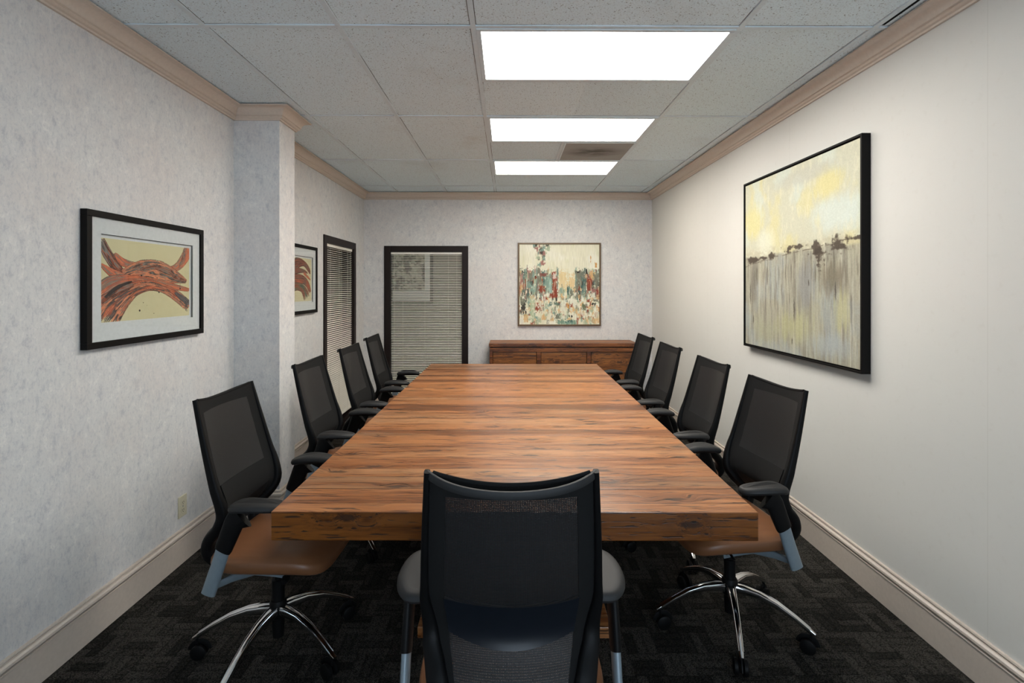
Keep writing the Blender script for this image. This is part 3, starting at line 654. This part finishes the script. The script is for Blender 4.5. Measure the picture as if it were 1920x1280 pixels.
# ------------------------------------------------------------ outlet
t = thing('wall_outlet', 'ivory double power outlet low on the left wall', 'outlet', (XL, 2.852, 0.31), R(90))
MB().box(-0.037, 0.037, -0.006, 0, -0.059, 0.059).build('cover_plate', M['outlet'], t, bevel=0.003)
for s in (-1, 1):
    q = MB().cyl((0, -0.0075, s * 0.021), (0, -0.005, s * 0.021), 0.0165, n=24).build('socket', M['outlet'], t)
    MB().box(-0.007, -0.005, -0.0082, -0.007, s * 0.021 - 0.003, s * 0.021 + 0.006).box(0.005, 0.007, -0.0082, -0.007, s * 0.021 - 0.003, s * 0.021 + 0.006).box(-0.002, 0.002, -0.0082, -0.007, s * 0.021 - 0.011, s * 0.021 - 0.007).build('slot', M['slot'], q)
MB().cyl((0, -0.0085, 0), (0, -0.005, 0), 0.003, n=12).build('screw', M['grey'], t)

# ------------------------------------------------------------ conference table
tc = Vector((0.038, 3.418, 0))
t = thing('conference_table', 'long thick reclaimed pine conference table filling the middle of the room', 'table', tc, R(-0.58))
o = MB().box(-0.826, 0.826, -1.684, 1.684, 0.662, 0.760).build('tabletop', M['table'], t, bevel=0.003)
o.data.materials.append(M['tableedge'])
for pg in o.data.polygons:
    if abs(pg.normal.z) < 0.5: pg.material_index = 1
for s in (-1, 1):
    MB().box(-0.36, 0.36, s * 1.10 - 0.07, s * 1.10 + 0.07, 0.05, 0.600).build('pedestal', M['table'], t, bevel=0.004)
    MB().box(-0.62, 0.62, s * 1.10 - 0.06, s * 1.10 + 0.06, 0.600, 0.662).build('cross_beam', M['table'], t, bevel=0.003)
    MB().box(-0.42, 0.42, s * 1.10 - 0.10, s * 1.10 + 0.10, 0.0, 0.05).build('foot', M['table'], t, bevel=0.004)
MB().box(-0.05, 0.05, -1.03, 1.03, 0.18, 0.30).build('stretcher', M['table'], t, bevel=0.003)

# ------------------------------------------------------------ office chair
def interp(tab, z):
    zs = [q[0] for q in tab]; vs = [q[1] for q in tab]; return float(np.interp(z, zs, vs))
WT = [(0.44, 0.150), (0.53, 0.170), (0.62, 0.202), (0.74, 0.219), (0.90, 0.211), (1.09, 0.198)]   # half width
YT_pts = [(-0.225, 1.09), (-0.190, 0.95), (-0.150, 0.80), (-0.118, 0.70), (-0.112, 0.645), (-0.135, 0.600), (-0.172, 0.560), (-0.190, 0.520), (-0.184, 0.480), (-0.150, 0.450), (-0.09, 0.436)]
def rail_path(n=34):
    S = spline(YT_pts, n); return [(float(q[0]), float(q[1])) for q in S]
PATH = rail_path()
def sagf(z): return 0.040 * float(np.interp(z, [0.5, 0.62, 0.75, 1.09], [0.7, 1.0, 1.1, 0.9]))
# y of the back surface by height (upper part only, monotone)
up = [(z, y) for (y, z) in PATH if z > 0.50]; up.sort()
def backy(z): return interp(up, z)
def surf(s, z, off=0.0): return (s * (interp(WT, z) - 0.001), backy(z) + 0.006 - sagf(z) * (1 - s * s) + off, z)
def patch(s0, s1, zf0, zf1, ns, nz, th=0.003):
    """sheet between s0..s1 and z-functions (bottom, top); closed thin slab"""
    vs = []; 
    for side in (0, 1):
        for j in range(nz + 1):
            for i in range(ns + 1):
                s = s0 + (s1 - s0) * i / ns; z = zf0(s) + (zf1(s) - zf0(s)) * j / nz
                vs.append(surf(s, z, -th * side))
    k = (ns + 1) * (nz + 1); f = []
    for j in range(nz):
        for i in range(ns):
            q = j * (ns + 1) + i; f.append((q, q + 1, q + ns + 2, q + ns + 1)); f.append((k + q, k + q + ns + 1, k + q + ns + 2, k + q + 1))
    rim = [i for i in range(ns + 1)] + [j * (ns + 1) + ns for j in range(1, nz + 1)] + [nz * (ns + 1) + i for i in range(ns - 1, -1, -1)] + [j * (ns + 1) for j in range(nz - 1, 0, -1)]
    for a_, b_ in zip(rim, rim[1:] + rim[:1]): f.append((a_, k + a_, k + b_, b_))
    return vs, f

def make_chair():
    c = thing('office_chair', '', 'chair')
    # star base
    for k in range(5):
        an = R(72 * k)
        rr = [0.02, 0.06, 0.12, 0.19, 0.26, 0.315, 0.332]; zz = [0.196, 0.197, 0.190, 0.168, 0.132, 0.098, 0.086]
        hw = [0.018, 0.018, 0.0145, 0.0125, 0.011, 0.0105, 0.008]; hh = [0.020, 0.019, 0.0155, 0.0125, 0.010, 0.009, 0.006]
        m = MB(); m.sweep([(r, 0, z - h) for r, z, h in zip(rr, zz, hh)], [(w_, h, 0.6) for w_, h in zip(hw, hh)], n=12)
        # raised rims either side of the leg's sunk top
        for sgn in (-1, 1):
            m.sweep([(r, sgn * w_ * 0.82, z - 0.001) for r, z, w_ in list(zip(rr, zz, hw))[:-1]], [0.0028] * 6, n=6)
        l = m.build('base_leg', M['chrome'], c, smooth=True); l.rotation_euler = (0, 0, an)
        m = MB(); cx = 0.318
        m.cyl((cx, 0, 0.052), (cx, 0, 0.088), 0.007, n=10)
        for sgn in (-1, 1):
            m.sweep([(cx - 0.012, sgn * 0.008, 0.030), (cx - 0.012, sgn * 0.012, 0.030), (cx - 0.012, sgn * 0.024, 0.030), (cx - 0.012, sgn * 0.027, 0.030)], [0.024, 0.030, 0.030, 0.025], n=24)
        pts = [(cx - 0.012 + 0.034 * math.cos(q), 0, 0.030 + 0.034 * math.sin(q)) for q in np.linspace(R(5), R(175), 12)]
        m.sweep(pts, [(0.013, 0.004, 0.7)] * 12, n=8, up=(0, 1, 0))
        m.build('caster', M['plastic'], l, smooth=True)
    MB().sweep([(0, 0, 0.140), (0, 0, 0.150), (0, 0, 0.205), (0, 0, 0.216)], [0.026, 0.034, 0.034, 0.028], n=28).build('hub', M['plastic'], c, smooth=True)
    MB().sweep([(0, 0, 0.062), (0, 0, 0.14), (0, 0, 0.216), (0, 0, 0.30), (0, 0, 0.301), (0, 0, 0.375)], [0.022, 0.025, 0.025, 0.025, 0.015, 0.015], n=24).build('gas_column', M['plastic'], c, smooth=True)
    # tilt mechanism with knob and lever
    m = MB(); m.box(-0.075, 0.075, -0.06, 0.13, 0.372, 0.425); 
    k = m.build('tilt_mechanism', M['plastic'], c, bevel=0.01)
    MB().cyl((0.075, 0.09, 0.395), (0.135, 0.10, 0.385), 0.007, n=10).sweep([(0.13, 0.10, 0.385), (0.145, 0.102, 0.383), (0.165, 0.104, 0.380)], [0.012, 0.016, 0.010], n=12).build('lever', M['plastic'], k, smooth=True)
    MB().cyl((-0.075, 0.06, 0.390), (-0.15, 0.07, 0.380), 0.006, n=10).build('lever', M['plastic'], k, smooth=True)
    # seat shell and cushion
    def slab(hw, y0, y1, prof, e=0.42, n=56):
        cy = (y0 + y1) / 2; hd = (y1 - y0) / 2; vs = []; f = []
        for (inset, z) in prof:
            for i in range(n):
                an = 2 * PI * i / n; cc, ss = math.cos(an), math.sin(an)
                px = math.copysign(abs(cc) ** e, cc) * (hw - inset); py = math.copysign(abs(ss) ** e, ss) * (hd - inset)
                fr_ = max(0.0, (py / hd) - 0.45); drop = 0.105 * fr_ ** 2
                dish = 0.0 if inset < 0.03 else -0.006
                vs.append((px, cy + py, z - drop + 0.02 * (px / hw) ** 2 * 0.3 + dish * 0))
        q = len(prof)
        for j in range(q - 1):
            for i in range(n): f.append((j * n + i, j * n + (i + 1) % n, (j + 1) * n + (i + 1) % n, (j + 1) * n + i))
        f += [tuple(reversed(range(n))), tuple((q - 1) * n + i for i in range(n))]
        return vs, f
    m = MB(); m.add(*slab(0.215, -0.175, 0.235, [(0.03, 0.424), (0.0, 0.432), (0.0, 0.446)])); m.build('seat_pan', M['plastic'], c, smooth=True)
    m = MB(); m.add(*slab(0.246, -0.185, 0.275, [(0.03, 0.440), (0.010, 0.443), (0.002, 0.452), (0.0, 0.468), (0.001, 0.482), (0.006, 0.490), (0.0085, 0.491), (0.012, 0.497), (0.03, 0.505), (0.07, 0.510), (0.12, 0.511), (0.18, 0.511), (0.225, 0.511)]))
    m.build('seat', M['leather'], c, smooth=True)
    # back frame: two side rails looping under the seat, top bar, bottom bridge
    m = MB()
    for sgn in (-1, 1):
        pts = [(sgn * interp(WT, max(z, 0.44)) * (1 if z > 0.5 else 1), y, z) for (y, z) in PATH]
        n_ = len(pts); rad = []
        for i, (y, z) in enumerate(PATH):
            d_ = interp([(0.43, 0.016), (0.50, 0.022), (0.66, 0.022), (0.80, 0.015), (1.09, 0.009)], z)
            wv_ = interp([(0.43, 0.026), (0.50, 0.030), (0.60, 0.024), (0.68, 0.017), (0.78, 0.010), (1.09, 0.007)], z)
            rad.append((wv_, d_, 0.55))
        m.sweep(pts, rad, n=14, up=(0, 1, 0.001))
    m.build('back_frame', M['plastic'], c, smooth=True)
    m = MB(); m.sweep([(-0.175, -0.092, 0.437), (-0.08, -0.055, 0.430), (0.08, -0.055, 0.430), (0.175, -0.092, 0.437)], [(0.022, 0.011, 0.6)] * 4, n=12); m.build('back_bridge', M['plastic'], c, smooth=True)
    pts = []
    for i in range(31):
        s = -1 + 2 * i / 30; x_, y_, z_ = surf(s, 1.055 + 0.023 * s * s, 0); pts.append((x_, y_ - 0.004 - 0.030 * (1 - abs(s) ** 5), z_ + 0.004 * abs(s) ** 5))
    MB().sweep(pts, [(0.005, 0.010, 0.6)] * 31, n=10).build('top_bar', M['pad'], c, smooth=True)
    # upholstery: window mesh, solid border, lumbar pad, lower mesh
    SW = 0.77
    wb = lambda s: 0.752 - 0.010 * (1 - (s / SW) ** 2); wt_ = lambda s: 1.030
    lo = lambda s: 0.505
    v_, f_ = patch(-SW, SW, wb, wt_, 24, 16, 0.0015); MB().add(v_, f_).build('mesh_panel', M['mesh'], c, smooth=True)
    m = MB()
    m.add(*patch(-1, 1, wt_, lambda s: 1.068 + 0.022 * s * s, 30, 4, 0.004)); m.add(*patch(-1, -SW, lambda s: 0.60, wt_, 6, 26, 0.004)); m.add(*patch(SW, 1, lambda s: 0.60, wt_, 6, 26, 0.004))
    pts = [surf(-1 + 2 * i / 30, 1.068 + 0.022 * (-1 + 2 * i / 30) ** 2, -0.002) for i in range(31)]
    m.sweep(pts[1:-1], [(0.0045, 0.005)] * 29, n=8)
    m.build('fabric_border', M['fabric'], c, smooth=True)
    pl = lambda s: 0.625 - 0.0 + 0.030 * (s / SW) ** 2
    m = MB(); m.add(*patch(-SW, SW, pl, wb, 24, 10, 0.012)); m.build('lumbar_pad', M['navy'], c, smooth=True)
    m = MB(); m.add(*patch(-SW, SW, pl, wb, 24, 10, 0.003))
    for q in range(len(m.v)): m.v[q] = (m.v[q][0], m.v[q][1] + 0.004, m.v[q][2])
    m.build('lumbar_fabric', M['fabric'], c, smooth=True)
    v_, f_ = patch(-SW, SW, lambda s: 0.508, pl, 24, 12, 0.0015); MB().add(v_, f_).build('lower_mesh', M['mesh'], c, smooth=True)
    for s0_, s1_ in ((-1, -SW), (SW, 1)): MB().add(*patch(s0_, s1_, lambda s: 0.508, lambda s: 0.60, 5, 8, 0.003)).build('lower_border', M['fabric'], c, smooth=True)
    # arms
    for sgn in (-1, 1):
        X_ = 0.277 * sgn
        m = MB(); m.sweep([(X_ * 1.01, -0.122, 0.400), (X_, -0.088, 0.50), (X_, -0.064, 0.575)], [(0.012, 0.026, 0.8)] * 3, n=18, up=(0, 1, 0.0))
        m.build('arm_post', M['grey'], c, smooth=True)
        m = MB(); m.sweep([(X_, -0.070, 0.558), (X_, -0.066, 0.566), (X_, -0.028, 0.66), (X_ * 0.99, 0.000, 0.686)], [(0.013, 0.030, 0.8), (0.014, 0.032, 0.8), (0.0135, 0.037, 0.8), (0.016, 0.052, 0.8)], n=18, up=(0, 1, 0.0))
        m.build('arm_sleeve', M['plastic'], c, smooth=True)
        m = MB(); m.sweep([(X_ * 0.98, -0.118, 0.418), (0.20 * sgn, -0.085, 0.412), (0.12 * sgn, -0.035, 0.408), (0.088 * sgn, 0.03, 0.397), (0.086 * sgn, 0.085, 0.385)], [(0.010, 0.012, 0.7), (0.008, 0.014, 0.7), (0.007, 0.026, 0.6), (0.006, 0.038, 0.6), (0.005, 0.036, 0.6)], n=12)
        k = m.build('arm_bracket', M['grey'], c, smooth=True)
        MB().cyl((0.090 * sgn, 0.07, 0.374), (0.094 * sgn, 0.07, 0.374), 0.006, n=12).build('bolt', M['chrome'], k)
        # pad: kidney slab
        vs = []; f = []; n = 48; q = 0
        prof = [(0.022, -0.022), (0.006, -0.019), (0.0, -0.010), (0.001, -0.003), (0.006, 0.004), (0.014, 0.0075), (0.026, 0.0085)]
        ring = []
        for i in range(n):
            an = 2 * PI * i / n; cc, ss = math.cos(an), math.sin(an)
            px = math.copysign(abs(cc) ** 0.75, cc); py = math.copysign(abs(ss) ** 0.6, ss)
            w_ = 0.047 * (1 - 0.16 * py); ring.append((px, py, w_))
        for (ins, dz) in prof:
            for (px, py, w_) in ring:
                x_ = px * (w_ - ins); y_ = py * (0.125 - ins); 
                x_ += -0.016 * (py * py) 
                zc = 0.727 - 0.020 * max(0, -py - 0.2) ** 2 - 0.012 * max(0, py) ** 2
                vs.append((sgn * (0.266 + x_), 0.030 + y_, zc + dz))
        for j in range(len(prof) - 1):
            for i in range(n): f.append((j * n + i, j * n + (i + 1) % n, (j + 1) * n + (i + 1) % n, (j + 1) * n + i))
        f += [tuple(reversed(range(n))), tuple((len(prof) - 1) * n + i for i in range(n))]
        MB().add(vs, f).build('arm_pad', M['pad'], c, smooth=True)
    return c
proto = make_chair()
def place(i, x, y, rz, base_rot, label, pad=(0.0, 1.0), group='black mesh office chairs around the conference table'):
    o = proto if i == 0 else copy_tree(proto)
    o.location = (x, y, 0); o.rotation_euler = (0, 0, rz); o['label'] = label; o['group'] = group
    k = 0
    for ch in o.children:
        if ch.name.startswith('arm_pad'): ch.location = (0, pad[0], 0); ch.scale = (1, pad[1], 1)
        if ch.name.startswith('base_leg'):
            ch.rotation_euler = (0, 0, base_rot - rz + R(72) * k); k += 1
    return o
# chair faces local +Y; left row faces +X (rz=-90 deg), right row faces -X
place(0, 0.008, 1.425, 0, R(18), 'black mesh office chair at the near end of the table, seen from behind')
place(1, -0.965, 2.155, R(-92), R(187), 'mesh office chair with tan leather seat, first on the left, nearest the outlet', (0.0245, 0.85))
place(2, -0.968, 3.06, R(-91.5), R(170), 'second mesh office chair from the front on the left side, beside the pillar', (0.012, 0.82))
place(3, -0.955, 3.80, R(-91.5), R(200), 'third mesh office chair from the front on the left, before the left blind', (0.012, 0.82))
place(4, -0.995, 4.60, R(-90), R(180), 'farthest mesh office chair on the left side, next to the back blind', (0.0245, 0.85))
place(5, 0.998, 2.30, R(97), R(-34), 'mesh office chair nearest the camera on the right, below the large canvas', (-0.018, 0.80))
place(6, 0.998, 3.04, R(93), R(-20), 'second mesh office chair from the front on the right side of the table', (-0.009, 0.80))
place(7, 1.0, 3.85, R(93), R(10), 'third mesh office chair from the front on the right side of the table', (-0.009, 0.80))
place(8, 1.02, 4.62, R(93), R(0), 'farthest mesh office chair on the right side, in front of the sideboard', (-0.009, 0.80))
